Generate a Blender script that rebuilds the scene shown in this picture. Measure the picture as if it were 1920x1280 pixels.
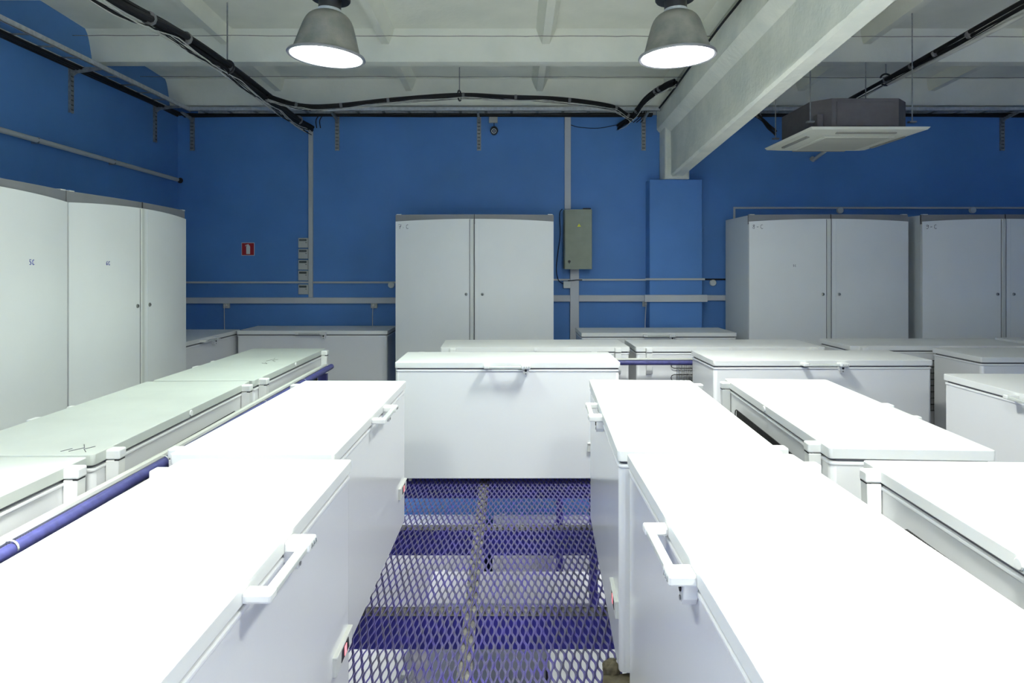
import bpy, bmesh, math, random
from mathutils import Vector, Matrix
PI = math.pi
random.seed(7)
scn = bpy.context.scene
COL = scn.collection
for o in list(bpy.data.objects):
    bpy.data.objects.remove(o)

# ------------------------------------------------------------------ camera
EYE = 1.604
cam_d = bpy.data.cameras.new('camera')
cam = bpy.data.objects.new('camera', cam_d)
COL.objects.link(cam)
cam.location = (0, 0, EYE)
cam.rotation_euler = (PI/2, 0, 0)
cam_d.sensor_width = 36.0
cam_d.lens = 1285/1920*36
cam_d.shift_y = -(640-499)/1920
cam_d.clip_start = 0.05
scn.camera = cam

# ------------------------------------------------------------------ world and exposure
world = bpy.data.worlds.new('world')
scn.world = world
world.use_nodes = True
world.node_tree.nodes['Background'].inputs[0].default_value = (0.02, 0.02, 0.02, 1)
world.node_tree.nodes['Background'].inputs[1].default_value = 0.2
vs = scn.view_settings
scn.display_settings.display_device = 'sRGB'
vs.view_transform = 'Standard'
vs.look = 'None'
vs.exposure = 0.36
vs.gamma = 1.0
vs.use_curve_mapping = False

LAMP_Z = EYE + 1.31
LAMPS = [(-1.165, 4.3, 12), (1.037, 4.3, 18), (-1.165, 1.42, 24.1), (1.07, 1.42, 24.1), (-1.165, -1.45, 380), (1.037, -1.45, 380), (4.6, -1.0, 330)]  # last three are unseen lamps added for ceiling bounce and fill at right
SPREAD = math.radians(112)
def lamp_light(name, loc, power, size, rot=(0, 0, 0), color=(0.93, 1.0, 0.95), spread=SPREAD):
    d = bpy.data.lights.new(name, 'AREA')
    d.shape = 'DISK'; d.size = size; d.energy = power; d.color = color; d.spread = spread
    o = bpy.data.objects.new(name, d); COL.objects.link(o)
    o.location = loc; o.rotation_euler = rot
    return o
for (lx, ly, s) in LAMPS:
    lamp_light('lamp_light', (lx, ly, LAMP_Z-0.022), s, 0.38, color=(0.84, 1.0, 0.88) if s == 12 else (0.97, 1.0, 0.95), spread=math.radians(85) if s > 60 else SPREAD if ly > 3 else math.radians(64))
# unseen lamps added below the grating to brighten the lower level
LOWER = [(-2.2, 3.6, 12), (-1.5, 6.9, 19), (1.5, 6.9, 15), (2.4, 3.6, 12), (-0.1, 1.0, 8)]
for (lx, ly, w_) in LOWER:
    lamp_light('lamp_light', (lx, ly, -0.33), w_, 0.34, color=(0.95, 0.95, 1.0), spread=PI*.95)

# ------------------------------------------------------------------ materials
def lin(c):
    return tuple(((v/255.0)/12.92 if v/255.0 <= 0.04045 else (((v/255.0)+0.055)/1.055)**2.4) for v in c)
def mat(name, rgb, rough=0.5, metal=0.0, spec=0.5, noise=0.0, nscale=8.0, bump=0.0, bscale=60.0, rgb2=None, coat=0.0, detail=4.0):
    m = bpy.data.materials.new(name); m.use_nodes = True
    nt = m.node_tree; b = nt.nodes['Principled BSDF']
    b.inputs['Base Color'].default_value = (*rgb, 1)
    b.inputs['Roughness'].default_value = rough
    b.inputs['Metallic'].default_value = metal
    b.inputs['Specular IOR Level'].default_value = spec
    b.inputs['Coat Weight'].default_value = coat
    tc = nt.nodes.new('ShaderNodeTexCoord')
    if noise > 0 or rgb2:
        n = nt.nodes.new('ShaderNodeTexNoise'); n.inputs['Scale'].default_value = nscale; n.inputs['Detail'].default_value = detail
        nt.links.new(tc.outputs['Object'], n.inputs['Vector'])
        r = nt.nodes.new('ShaderNodeValToRGB')
        r.color_ramp.elements[0].position = 0.35; r.color_ramp.elements[1].position = 0.68
        c2 = rgb2 if rgb2 else tuple(c*(1-noise) for c in rgb)
        r.color_ramp.elements[0].color = (*c2, 1); r.color_ramp.elements[1].color = (*rgb, 1)
        nt.links.new(n.outputs['Fac'], r.inputs['Fac'])
        nt.links.new(r.outputs['Color'], b.inputs['Base Color'])
    if bump > 0:
        n2 = nt.nodes.new('ShaderNodeTexNoise'); n2.inputs['Scale'].default_value = bscale; n2.inputs['Detail'].default_value = 5
        nt.links.new(tc.outputs['Object'], n2.inputs['Vector'])
        bp = nt.nodes.new('ShaderNodeBump'); bp.inputs['Strength'].default_value = bump; bp.inputs['Distance'].default_value = 0.01
        nt.links.new(n2.outputs['Fac'], bp.inputs['Height']); nt.links.new(bp.outputs['Normal'], b.inputs['Normal'])
    return m
def emit(name, rgb, s):
    m = bpy.data.materials.new(name); m.use_nodes = True
    nt = m.node_tree; b = nt.nodes['Principled BSDF']
    b.inputs['Base Color'].default_value = (0.8, 0.8, 0.8, 1)
    b.inputs['Emission Color'].default_value = (*rgb, 1); b.inputs['Emission Strength'].default_value = s
    return m
M = {}
M['enamel'] = mat('freezer_enamel', (0.80, 0.81, 0.82), 0.16, spec=0.5, bump=0.012, bscale=220)
M['lid'] = mat('lid_enamel', (0.83, 0.845, 0.83), 0.42, spec=0.25, noise=0.03, nscale=3)
M['rim'] = mat('plastic_rim', (0.84, 0.85, 0.86), 0.3)
M['plastic'] = mat('white_plastic', (0.84, 0.85, 0.83), 0.4)
M['grip'] = mat('grey_white_plastic', (0.62, 0.65, 0.62), 0.4)
M['gasket'] = mat('rubber_gasket', (0.16, 0.16, 0.18), 0.7)
M['darkslot'] = mat('dark_slot', (0.02, 0.02, 0.025), 0.6)
M['panelgrey'] = mat('panel_grey', (0.66, 0.67, 0.64), 0.4)
M['label'] = mat('rating_label_grey', (0.42, 0.44, 0.46), 0.4, noise=0.4, nscale=60)
M['led'] = emit('red_indicator', (1.0, 0.005, 0.04), 1.0)
M['wire'] = mat('condenser_black', (0.02, 0.02, 0.02), 0.4, spec=0.4)
M['cabinet'] = mat('cabinet_enamel', (0.78, 0.80, 0.79), 0.38, spec=0.4, noise=0.04, nscale=2, bump=0.05, bscale=300)
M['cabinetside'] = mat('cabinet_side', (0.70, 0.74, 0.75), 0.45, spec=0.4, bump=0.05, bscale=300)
M['header'] = mat('header_grey', (0.20, 0.205, 0.215), 0.5, noise=0.06, nscale=5)
M['strip'] = mat('handle_strip', (0.62, 0.64, 0.60), 0.35)
M['chrome'] = mat('lock_chrome', (0.30, 0.31, 0.30), 0.3, metal=0.8)
M['ink'] = mat('marker_ink', (0.05, 0.05, 0.07), 0.6)
M['blueink'] = mat('blue_print', (0.05, 0.06, 0.35), 0.6)
M['bluewall'] = mat('blue_wall_paint', (0.095, 0.245, 0.575), 0.55, spec=0.3, noise=0.10, nscale=1.6, bump=0.10, bscale=30)
M['concrete'] = mat('whitewashed_concrete', (0.88, 0.89, 0.78), 0.85, spec=0.15, rgb2=(0.79, 0.81, 0.71), nscale=2.2, bump=0.25, bscale=22)
M['beam'] = mat('whitewashed_beam', (0.88, 0.89, 0.79), 0.8, spec=0.15, rgb2=(0.74, 0.77, 0.69), nscale=3.0, bump=0.5, bscale=24)
M['floor'] = mat('grey_concrete_floor', (0.25, 0.25, 0.27), 0.7, noise=0.25, nscale=4, bump=0.2)
M['steel'] = mat('galvanised_steel', (0.66, 0.69, 0.71), 0.42, metal=0.45, noise=0.2, nscale=30)
M['dullsteel'] = mat('dull_galvanised', (0.34, 0.36, 0.36), 0.5, metal=0.6, noise=0.3, nscale=30)
M['blacksteel'] = mat('black_metal', (0.012, 0.012, 0.014), 0.45)
M['cable'] = mat('black_cable', (0.008, 0.008, 0.009), 0.6, spec=0.25)
M['whitecable'] = mat('white_cable', (0.55, 0.56, 0.52), 0.5)
M['tape'] = mat('grey_tape', (0.17, 0.17, 0.175), 0.5)
M['duct'] = mat('cable_duct_plastic', (0.50, 0.53, 0.52), 0.5, noise=0.05, nscale=4)
M['duct2'] = mat('cable_duct_plastic_pale', (0.56, 0.58, 0.60), 0.5, noise=0.05, nscale=4)
M['panelbox'] = mat('olive_grey_paint', (0.235, 0.270, 0.205), 0.45, noise=0.08, nscale=12)
M['yellow'] = mat('warning_yellow', (0.75, 0.75, 0.03), 0.5)
M['red'] = mat('sign_red', (0.33, 0.006, 0.012), 0.5)
M['signwhite'] = mat('sign_white', (0.62, 0.66, 0.64), 0.5)
M['device'] = mat('device_plastic', (0.47, 0.49, 0.46), 0.5)
M['screen'] = mat('device_screen', (0.06, 0.075, 0.07), 0.35)
M['acpanel'] = mat('ac_cream_plastic', (0.66, 0.67, 0.57), 0.5)
M['acbody'] = mat('ac_galvanised_body', (0.12, 0.112, 0.118), 0.6, metal=0.25, noise=0.15, nscale=14)
M['acslot'] = mat('ac_slot', (0.27, 0.27, 0.23), 0.6)
M['shade'] = mat('lamp_aluminium', (0.27, 0.265, 0.235), 0.65, metal=0.3, rgb2=(0.17, 0.18, 0.165), nscale=9, bump=0.1, bscale=90)
M['shaderim'] = mat('lamp_rim', (0.30, 0.30, 0.33), 0.4, metal=0.6)
M['diffuser'] = emit('lamp_glass', (0.96, 1.0, 0.93), 70.0)
M['diffuser_dim'] = emit('lamp_glass_greenish', (0.84, 1.0, 0.90), 16.0)
M['grating'] = mat('purple_blue_steel', (0.075, 0.060, 0.27), 0.5, spec=0.4, rgb2=(0.11, 0.105, 0.16), nscale=14, bump=0.2, bscale=80)
M['joist'] = mat('blue_painted_steel', (0.035, 0.025, 0.30), 0.45, noise=0.2, nscale=5)
M['dusty'] = mat('dusty_steel', (0.20, 0.195, 0.165), 0.85, rgb2=(0.10, 0.095, 0.10), nscale=30, bump=0.4, bscale=90)
M['rail'] = mat('blue_rail_paint', (0.065, 0.068, 0.24), 0.45, noise=0.3, nscale=30)
M['rag'] = mat('brown_rag', (0.14, 0.12, 0.075), 0.95, noise=0.4, nscale=20, bump=0.8, bscale=40)

# ------------------------------------------------------------------ mesh helpers
class MB:
    def __init__(s): s.v = []; s.f = []; s.mi = []
    def add(s, vs, fs, mi=0):
        n = len(s.v); s.v += [tuple(v) for v in vs]; s.f += [tuple(i+n for i in f) for f in fs]; s.mi += [mi]*len(fs)
        return s
    def box(s, x0, y0, z0, x1, y1, z1, mi=0):
        vs = [(x0,y0,z0),(x1,y0,z0),(x1,y1,z0),(x0,y1,z0),(x0,y0,z1),(x1,y0,z1),(x1,y1,z1),(x0,y1,z1)]
        return s.add(vs, [(3,2,1,0),(4,5,6,7),(0,1,5,4),(1,2,6,5),(2,3,7,6),(3,0,4,7)], mi)
    def prism(s, pts, ax, a0, a1, mi=0):
        """pts: 2D polygon extruded along axis ax ('x','y','z')"""
        def mk(p, a):
            return {'x': (a, p[0], p[1]), 'y': (p[0], a, p[1]), 'z': (p[0], p[1], a)}[ax]
        n = len(pts)
        vs = [mk(p, a0) for p in pts]+[mk(p, a1) for p in pts]
        fs = [tuple(range(n))[::-1], tuple(range(n, 2*n))]+[(i, (i+1) % n, n+(i+1) % n, n+i) for i in range(n)]
        return s.add(vs, fs, mi)
    def tube(s, path, r, n=8, mi=0, cap=True, closed=False):
        P = [Vector(p) for p in path]; m = len(P)
        R = r if isinstance(r, (list, tuple)) else [r]*m
        vs = []; up = Vector((0.13, 0.21, 1)).normalized()
        for i, p in enumerate(P):
            a = P[i-1] if i > 0 else P[0]; b = P[i+1] if i < m-1 else P[-1]
            if closed: a = P[i-1]; b = P[(i+1) % m]
            t = (b-a).normalized()
            x = t.cross(up)
            if x.length < 1e-3: x = t.cross(Vector((1, 0, 0)))
            x.normalize(); y = x.cross(t).normalized(); 
            for k in range(n):
                th = 2*PI*k/n; vs.append(p+x*R[i]*math.cos(th)+y*R[i]*math.sin(th))
        fs = []
        for i in range(m if closed else m-1):
            j = (i+1) % m
            for k in range(n): fs.append((i*n+k, i*n+(k+1) % n, j*n+(k+1) % n, j*n+k))
        if cap and not closed: fs += [tuple(range(n))[::-1], tuple((m-1)*n+k for k in range(n))]
        return s.add(vs, fs, mi)
    def cyl(s, p0, p1, r, n=20, mi=0): return s.tube([p0, p1], r, n, mi)
    def lathe(s, prof, c=(0,0,0), n=40, mi=0, capb=False, capt=False):
        vs = []; k = len(prof)
        for (r, z) in prof:
            for i in range(n):
                a = 2*PI*i/n; vs.append((c[0]+r*math.cos(a), c[1]+r*math.sin(a), c[2]+z))
        fs = [(j*n+i, j*n+(i+1) % n, (j+1)*n+(i+1) % n, (j+1)*n+i) for j in range(k-1) for i in range(n)]
        if capb: fs.append(tuple(range(n))[::-1])
        if capt: fs.append(tuple((k-1)*n+i for i in range(n)))
        return s.add(vs, fs, mi)
    def build(s, name, mats, parent=None, smooth=False, bevel=0, segs=2, angle=35):
        me = bpy.data.meshes.new(name); me.from_pydata(s.v, [], s.f)
        mats = mats if isinstance(mats, (list, tuple)) else [mats]
        for m in mats: me.materials.append(m)
        me.polygons.foreach_set('material_index', s.mi)
        bm = bmesh.new(); bm.from_mesh(me)
        bmesh.ops.recalc_face_normals(bm, faces=bm.faces)
        if not smooth and bevel:
            amax = max(f.calc_area() for f in bm.faces)
            big = bm.faces.layers.int.new('big')
            for f in bm.faces: f[big] = 1 if f.calc_area() > amax*.008 else 0
        if bevel:
            ed = [e for e in bm.edges if len(e.link_faces) == 2 and e.calc_face_angle(0) > math.radians(angle)]
            bmesh.ops.bevel(bm, geom=ed, offset=bevel, offset_type='OFFSET', segments=segs, profile=0.5, affect='EDGES', clamp_overlap=True)
        keep = None
        if not smooth and bevel:
            bm.faces.ensure_lookup_table(); keep = [f.calc_area() < amax*.008 for f in bm.faces]
            bm.faces.layers.int.remove(bm.faces.layers.int['big'])
        bm.to_mesh(me); bm.free()
        if smooth or bevel:
            me.polygons.foreach_set('use_smooth', [True]*len(me.polygons))
            me.set_sharp_from_angle(angle=math.radians(38))
            if keep: me.polygons.foreach_set('use_smooth', keep)
        me.update()
        o = bpy.data.objects.new(name, me); COL.objects.link(o)
        if parent: o.parent = parent
        return o
def rrect(x0, y0, x1, y1, r, n=5):
    out = []
    for (cx, cy, a0) in ((x1-r, y1-r, 0), (x0+r, y1-r, PI/2), (x0+r, y0+r, PI), (x1-r, y0+r, 1.5*PI)):
        for i in range(n+1):
            a = a0+PI/2*i/n; out.append((cx+r*math.cos(a), cy+r*math.sin(a)))
    return out
def tag(o, label=None, cat=None, group=None, kind=None):
    if label: o['label'] = label
    if cat: o['category'] = cat
    if group: o['group'] = group
    if kind: o['kind'] = kind
    return o
def thing(name, label, cat, loc=(0, 0, 0), rz=0, group=None):
    o = bpy.data.objects.new(name, None); COL.objects.link(o)
    o.location = loc; o.rotation_euler = (0, 0, rz); o.empty_display_size = 0.1
    return tag(o, label, cat, group)
def copy_tree(o, parent=None):
    c = o.copy(); COL.objects.link(c)
    if parent: c.parent = parent
    for ch in list(o.children): copy_tree(ch, c)
    return c
def struct(o): o['kind'] = 'structure'; return o
def spline(pts, n=8):
    P = [Vector(p) for p in pts]; out = []
    P = [P[0]*2-P[1]]+P+[P[-1]*2-P[-2]]
    for i in range(1, len(P)-2):
        for k in range(n):
            t = k/n
            out.append(0.5*((2*P[i])+(-P[i-1]+P[i+1])*t+(2*P[i-1]-5*P[i]+4*P[i+1]-P[i+2])*t*t+(-P[i-1]+3*P[i]-3*P[i+1]+P[i+2])*t**3))
    out.append(P[-2]); return out

# ------------------------------------------------------------------ room shell
WX0, WX1, WY0, WY1, FZ = -4.0, 8.2, -4.2, 8.2, -2.23
def cz(y): return 3.479+(WY1-y)*0.045            # underside of the ceiling ribs
def sz(y): return cz(y)+0.27                     # underside of the ceiling slab
m = MB(); m.box(WX0-.2, WY0-.2, FZ-.1, WX1+.2, WY1+.2, FZ); struct(m.build('floor', M['floor']))
m = MB(); m.box(WX0-.2, WY1, FZ-.1, WX1+.2, WY1+.2, 4.3); struct(m.build('wall_back', M['bluewall']))
m = MB(); m.box(WX0-.2, WY0-.2, FZ-.1, WX0, WY1, 4.6); struct(m.build('wall_left', M['bluewall']))
m = MB(); m.box(WX1, WY0-.2, FZ-.1, WX1+.2, WY1, 4.6); struct(m.build('wall_right', M['bluewall']))
m = MB(); m.box(WX0, WY0-.2, FZ-.1, WX1, WY0, 4.6); struct(m.build('wall_front', M['bluewall']))
# ceiling: slab, cross ribs and small ribs in one mesh
m = MB()
m.prism([(WY0, sz(WY0)), (WY1+.02, sz(WY1)), (WY1+.02, sz(WY1)+.12), (WY0, sz(WY0)+.12)], 'x', WX0, WX1)
RIBY = [8.08-1.48*k for k in range(9)]
for y in RIBY:
    if y < WY0+.2: continue
    pr = []
    hw, tw, h = 0.07, 0.19, 0.29
    for k in range(7):
        t = k/6; pr.append((y-tw+(tw-hw)*(t**0.55), cz(y)+h*(1-t)))
    for k in range(7):
        t = 1-k/6; pr.append((min(y+tw-(tw-hw)*(t**0.55), WY1+.02), cz(y)+h*(1-t)))
    m.prism(pr, 'x', WX0, WX1)
for i in range(-1, 8):
    xr = -2.72+1.52*i
    if xr < WX0+.1 or xr > WX1-.1: continue
    a, b = 0.035, 0.10
    for k in range(len(RIBY)-1):
        y0, y1 = RIBY[k+1]+.05, RIBY[k]-.05
        vs = []
        for y in (y0, y1):
            vs += [(xr-b, y, sz(y)+.01), (xr-a, y, cz(y)+.15), (xr+a, y, cz(y)+.15), (xr+b, y, sz(y)+.01)]
        m.add(vs, [(0,1,2,3),(7,6,5,4),(0,4,5,1),(1,5,6,2),(2,6,7,3),(3,7,4,0)])
ceil = m.build('ceiling', M['concrete'], smooth=True); struct(ceil)
# main beam, deepening towards the wall
m = MB(); N = 150; ring = []
rnd = random.Random(3)
for i in range(N+1):
    y = 8.19-(8.19+3.9)*i/N
    zt = cz(y); zb = 2.634+(7.97-y)*0.0747; zb = min(zb, zt-0.42)
    e = rnd.uniform(-.006, .006)
    ring.append([(1.73, zt), (1.73, zt-.245), (1.75, zt-.27), (1.83, zt-.335), (1.835, zb+.10), (1.832+e*.3, zb+.022+e), (1.85+e, zb+e*.6),
                 (1.965, zb), (1.98, zb+.02), (1.98, zt-.335), (2.08, zt-.245), (2.08, zt)])
    ring[-1] = [(p[0], y, p[1]) for p in ring[-1]]
k = len(ring[0]); vs = [p for r in ring for p in r]; fs = []
for i in range(N):
    for j in range(k): fs.append((i*k+j, i*k+(j+1) % k, (i+1)*k+(j+1) % k, (i+1)*k+j))
fs += [tuple(range(k)), tuple(N*k+j for j in range(k))[::-1]]
m.add(vs, fs)
m.prism(rrect(1.765, 7.90, 2.05, 8.22, .03), 'z', 2.615, cz(8.1)-.1)
struct(m.build('trim_1', M['beam'], smooth=True))
# pilaster that carries the beam
m = MB(); m.box(1.60, 7.97, FZ, 2.214, 8.21, 2.615); struct(m.build('trim_2', M['bluewall'], bevel=.006, segs=1))

# ------------------------------------------------------------------ mezzanine: joists, gratings, columns
JY = [-3.03, -2.0, -.97, .065, 1.1, 2.135, 3.17, 4.2, 5.235, 6.27, 7.3, 8.1]
first = None
def joist_mesh():
    m = MB()
    m.prism([(0, 0), (.075, 0), (.075, -.009), (.007, -.009), (.007, -.146), (.075, -.146), (.075, -.155), (0, -.155)], 'x', -3.95, 6.6)
    return m
for i, y in enumerate(JY):
    if first is None:
        root = thing('floor_joist', '', 'steel beam', (0, y, -.012))
        joist_mesh().build('channel', M['joist'], root)
        f = MB(); f.box(-3.95, -.004, 0, 6.6, .079, .0022); f.build('dusty_flange', M['dusty'], root)
        first = root; r = root
    else: r = copy_tree(first); r.location = (0, y, -.012)
    lab = {6: 'blue steel floor joist crossing the aisle nearest the camera, dusty on top', 7: 'blue steel floor joist crossing the middle of the grated aisle',
           8: 'blue steel floor joist under the front edge of the centre chest freezer'}.get(i)
    if lab: tag(r, lab, 'steel beam')
    else: tag(r, 'blue steel joist of the raised floor hidden under the chest freezers', 'steel beam', 'hidden joists of the raised floor')
# expanded metal panel
PW, PL = 1.246, 2.064
def panel_mesh():
    m = MB(); lwd, pitch = .129, .0172
    nk = int(PW/pitch); ns = int(PL/lwd*10)
    th = math.radians(42); w, t = .0100, .0042
    cx, sx = math.cos(th), math.sin(th)
    prof = [(-w/2, -t/2), (w/2, -t/2), (w/2, t/2), (-w/2, t/2)]
    prof = [(a*cx-b*sx, a*sx+b*cx) for a, b in prof]
    for k in range(nk+1):
        x0 = k*pitch+.003; vs = []; fs = []
        for i in range(ns+1):
            y = PL*i/ns; ph = math.sin(2*PI*y/lwd); sg = 1 if k % 2 else -1
            q = math.copysign(abs(ph)**.75, ph)
            xo = x0+sg*.0060*q; zo = sg*.0022*q
            for a, b in prof: vs.append((min(max(xo+a, 0), PW), y, zo+b))
        for i in range(ns):
            for j in range(4): fs.append((i*4+j, i*4+(j+1) % 4, i*4+4+(j+1) % 4, i*4+4+j))
        m.add(vs, fs)
    return m
pm = None
JX = [-3.94, -2.69, -1.44, -.19, 1.06, 2.31, 3.56, 4.81]
for ix, x in enumerate(JX):
    for iy in range(-2, 4):
        y = 1.1+.003+iy*2.068
        if y+PL > 8.2 and iy == 3: continue
        if pm is None: pm = panel_mesh().build('floor_grating', M['grating']); o = pm
        else: o = pm.copy(); COL.objects.link(o)
        o.location = (x+.002, y+.002, .0035)
        if ix in (2, 3) and iy in (0, 1):
            tag(o, ('expanded metal floor panel %s of the seam, %s' % ('left' if ix == 2 else 'right', 'nearest the camera' if iy == 0 else 'running up to the centre chest freezer')), 'floor grating')
        else: tag(o, 'purple-blue expanded metal floor panel under the chest freezers', 'floor grating', 'floor gratings under the freezers')
m = MB()
for i in range(2):
    pass
for i in range(62):
    y0 = -3.0+i*.18; x = -.192-.010*(y0-3)
    m.box(x-.030, y0, -.0085, x+.030, y0+.181, -.0035)
m.prism([(-.02, -.012), (.02, -.012), (.02, -.05), (-.02, -.05)], 'y', -3.0, 7.28)
for v in range(len(m.v)-8, len(m.v)): m.v[v] = (m.v[v][0]-.19, m.v[v][1], m.v[v][2])
tag(m.build('seam_strip', M['dusty']), 'dusty grey steel strip covering the seam between the floor gratings along the aisle', 'steel strip')
col = None
for (x, y) in [(.695, 5.82), (.512, 7.36), (-2.5, 5.82), (-2.5, 7.36), (3.5, 5.82), (3.5, 7.36)]:
    if col is None:
        col = thing('steel_column', '', 'column', (x, y, FZ)); c = col
        a = MB(); a.box(-.035, -.0, 0, .035, .07, 2.055); a.build('post', M['joist'], col, bevel=.004)
        a = MB(); a.box(-.08, -.045, 0, .08, .115, .012); a.build('base_plate', M['joist'], col)
    else: c = copy_tree(col); c.location = (x, y, FZ)
    if (x, y) == (.695, 5.82): tag(c, 'blue square steel column seen through the grating at the right of the aisle', 'column')
    elif (x, y) == (.512, 7.36): tag(c, 'blue steel column seen through the grating near the back wall', 'column')
    else: tag(c, 'blue steel column under the raised floor, hidden by freezers', 'column', 'hidden columns of the raised floor')
# housings for the added lower lamps
for i, (x, y) in enumerate([q[:2] for q in LOWER]):
    t = thing('added_lower_lamp', 'unseen flat round lamp added under the raised floor', 'lamp', (x, y, -.33), group='added lamps of the lower level')
    a = MB(); a.lathe([(.0, .05), (.16, .05), (.19, .02), (.19, .004)], n=24); a.build('lamp_housing', M['shade'], t, smooth=True)
    a = MB(); a.cyl((0, 0, .05), (0, 0, .33 - .02), .01, 8); a.build('rod', M['blacksteel'], t)

# ------------------------------------------------------------------ chest freezer
L, D = 1.65, .622
def make_freezer():
    root = thing('chest_freezer', '', 'chest freezer')
    b = MB(); b.prism(rrect(.006, .006, L-.006, D-.006, .024), 'z', .05, .834); b.build('body', M['enamel'], root, bevel=.003)
    b = MB(); b.prism(rrect(.002, .002, L-.002, D-.002, .024), 'z', .833, .847); b.build('rim', M['rim'], root, bevel=.004)
    b = MB(); b.prism(rrect(.012, .012, L-.012, D-.012, .03), 'z', .846, .860); b.build('gasket', M['gasket'], root)
    b = MB(); b.prism(rrect(0, 0, L, D, .013), 'z', .859, .900); b.build('lid', M['lid'], root, bevel=.0028, segs=2)
    # handle
    h = MB(); h.box(.680, -.060, .862, .935, -.036, .879); g = h.build('handle', M['grip'], root, bevel=.004)
    h = MB(); h.box(.652, -.064, .862, .694, .004, .8865); h.build('handle_bracket', M['plastic'], g, bevel=.006)
    h = MB(); h.box(.924, -.066, .860, .990, .004, .8875); h.build('handle_bracket', M['plastic'], g, bevel=.006)
    h = MB()
    for q in range(3): h.tube([(.940+.017*q, -.0668, .868), (.944+.017*q, -.0668, .880), (.949+.017*q, -.0668, .869)], .0012, 4)
    h.build('lock_marks', M['chrome'], g)
    h = MB(); h.prism([(.930, .862), (.984, .862), (.976, .825), (.965, .808), (.949, .808), (.938, .825)], 'y', -.030, .006)
    lk = h.build('lock', M['plastic'], root, bevel=.003)
    h = MB(); h.cyl((.957, -.031, .845), (.957, -.0335, .845), .0085, 16); h.build('keyhole', M['darkslot'], lk)
    h = MB(); h.cyl((.957, -.031, .822), (.957, -.033, .822), .006, 12); h.build('rivet', M['chrome'], lk)
    # control panel
    h = MB(); h.box(1.41, -.006, .245, 1.625, .010, .308); h.box(1.41, -.0095, .302, 1.625, .010, .312)
    p = h.build('control_panel', M['panelgrey'], root, bevel=.003)
    h = MB(); h.prism([(1.475, .258), (1.485, .297), (1.57, .297), (1.58, .258)], 'y', -.0075, -.004); h.build('display', M['darkslot'], p)
    h = MB(); h.box(1.512, -.0088, .262, 1.540, -.006, .293); h.build('indicator_light', M['led'], p)
    # hinges
    for x0 in (.085, L-.085-.05):
        h = MB(); h.prism([(D-.004, .66), (D+.030, .67), (D+.042, .70), (D+.046, .855), (D-.004, .855)], 'x', x0, x0+.05)
        hg = h.build('hinge', M['plastic'], root, bevel=.003)
        h = MB(); h.box(x0-.002, D-.012, .858, x0+.052, D+.050, .896); h.build('hinge_cap', M['plastic'], hg, bevel=.006)
        h = MB(); h.box(x0+.004, D+.030, .853, x0+.050, D+.0465, .860); h.build('hinge_slot', M['darkslot'], hg)
    h = MB(); h.cyl((L/2, D-.001, .880), (L/2, D+.006, .880), .015, 20); h.build('drain_button', M['plastic'], root, bevel=.002)
    # condenser grid on the rear
    h = MB(); xa, xb = .28, 1.32; y = D+.012; pts = []
    for k in range(9):
        z = .772-k*.055
        seg = [(xa, z), (xb, z)] if k % 2 == 0 else [(xb, z), (xa, z)]
        for (xx, zz) in seg: pts.append((xx, y, zz))
        if k < 8:
            s = 1 if k % 2 == 0 else -1; ex = xb if s == 1 else xa
            for q in range(1, 4): pts.append((ex+s*.0275*math.sin(PI*q/4), y, z-.0275+.0275*math.cos(PI*q/4)))
    h.tube(pts, .0035, 6)
    x = xa+.03
    while x < xb-.02:
        h.box(x, y+.003, .33, x+.003, y+.006, .777); x += .012
    h.build('condenser', M['wire'], root)
    h = MB(); h.box(L-.145, D-.0058, .665, L-.09, D-.0035, .725); h.build('rating_label', M['label'], root)
    for (cx, cy) in ((.10, .09), (L-.10, .09), (.10, D-.09), (L-.10, D-.09)):
        h = MB(); h.prism([(.026*math.cos(a*PI/8), .030+.026*math.sin(a*PI/8)) for a in range(16)], 'x', -.010, .010)
        h.box(-.014, -.022, .045, .014, .022, .055)
        for v in range(len(h.v)): a_ = h.v[v]; h.v[v] = (a_[0]+cx, a_[1]+cy, max(a_[2], .009))
        h.build('castor', M['panelgrey'], root)
    return root
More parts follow.
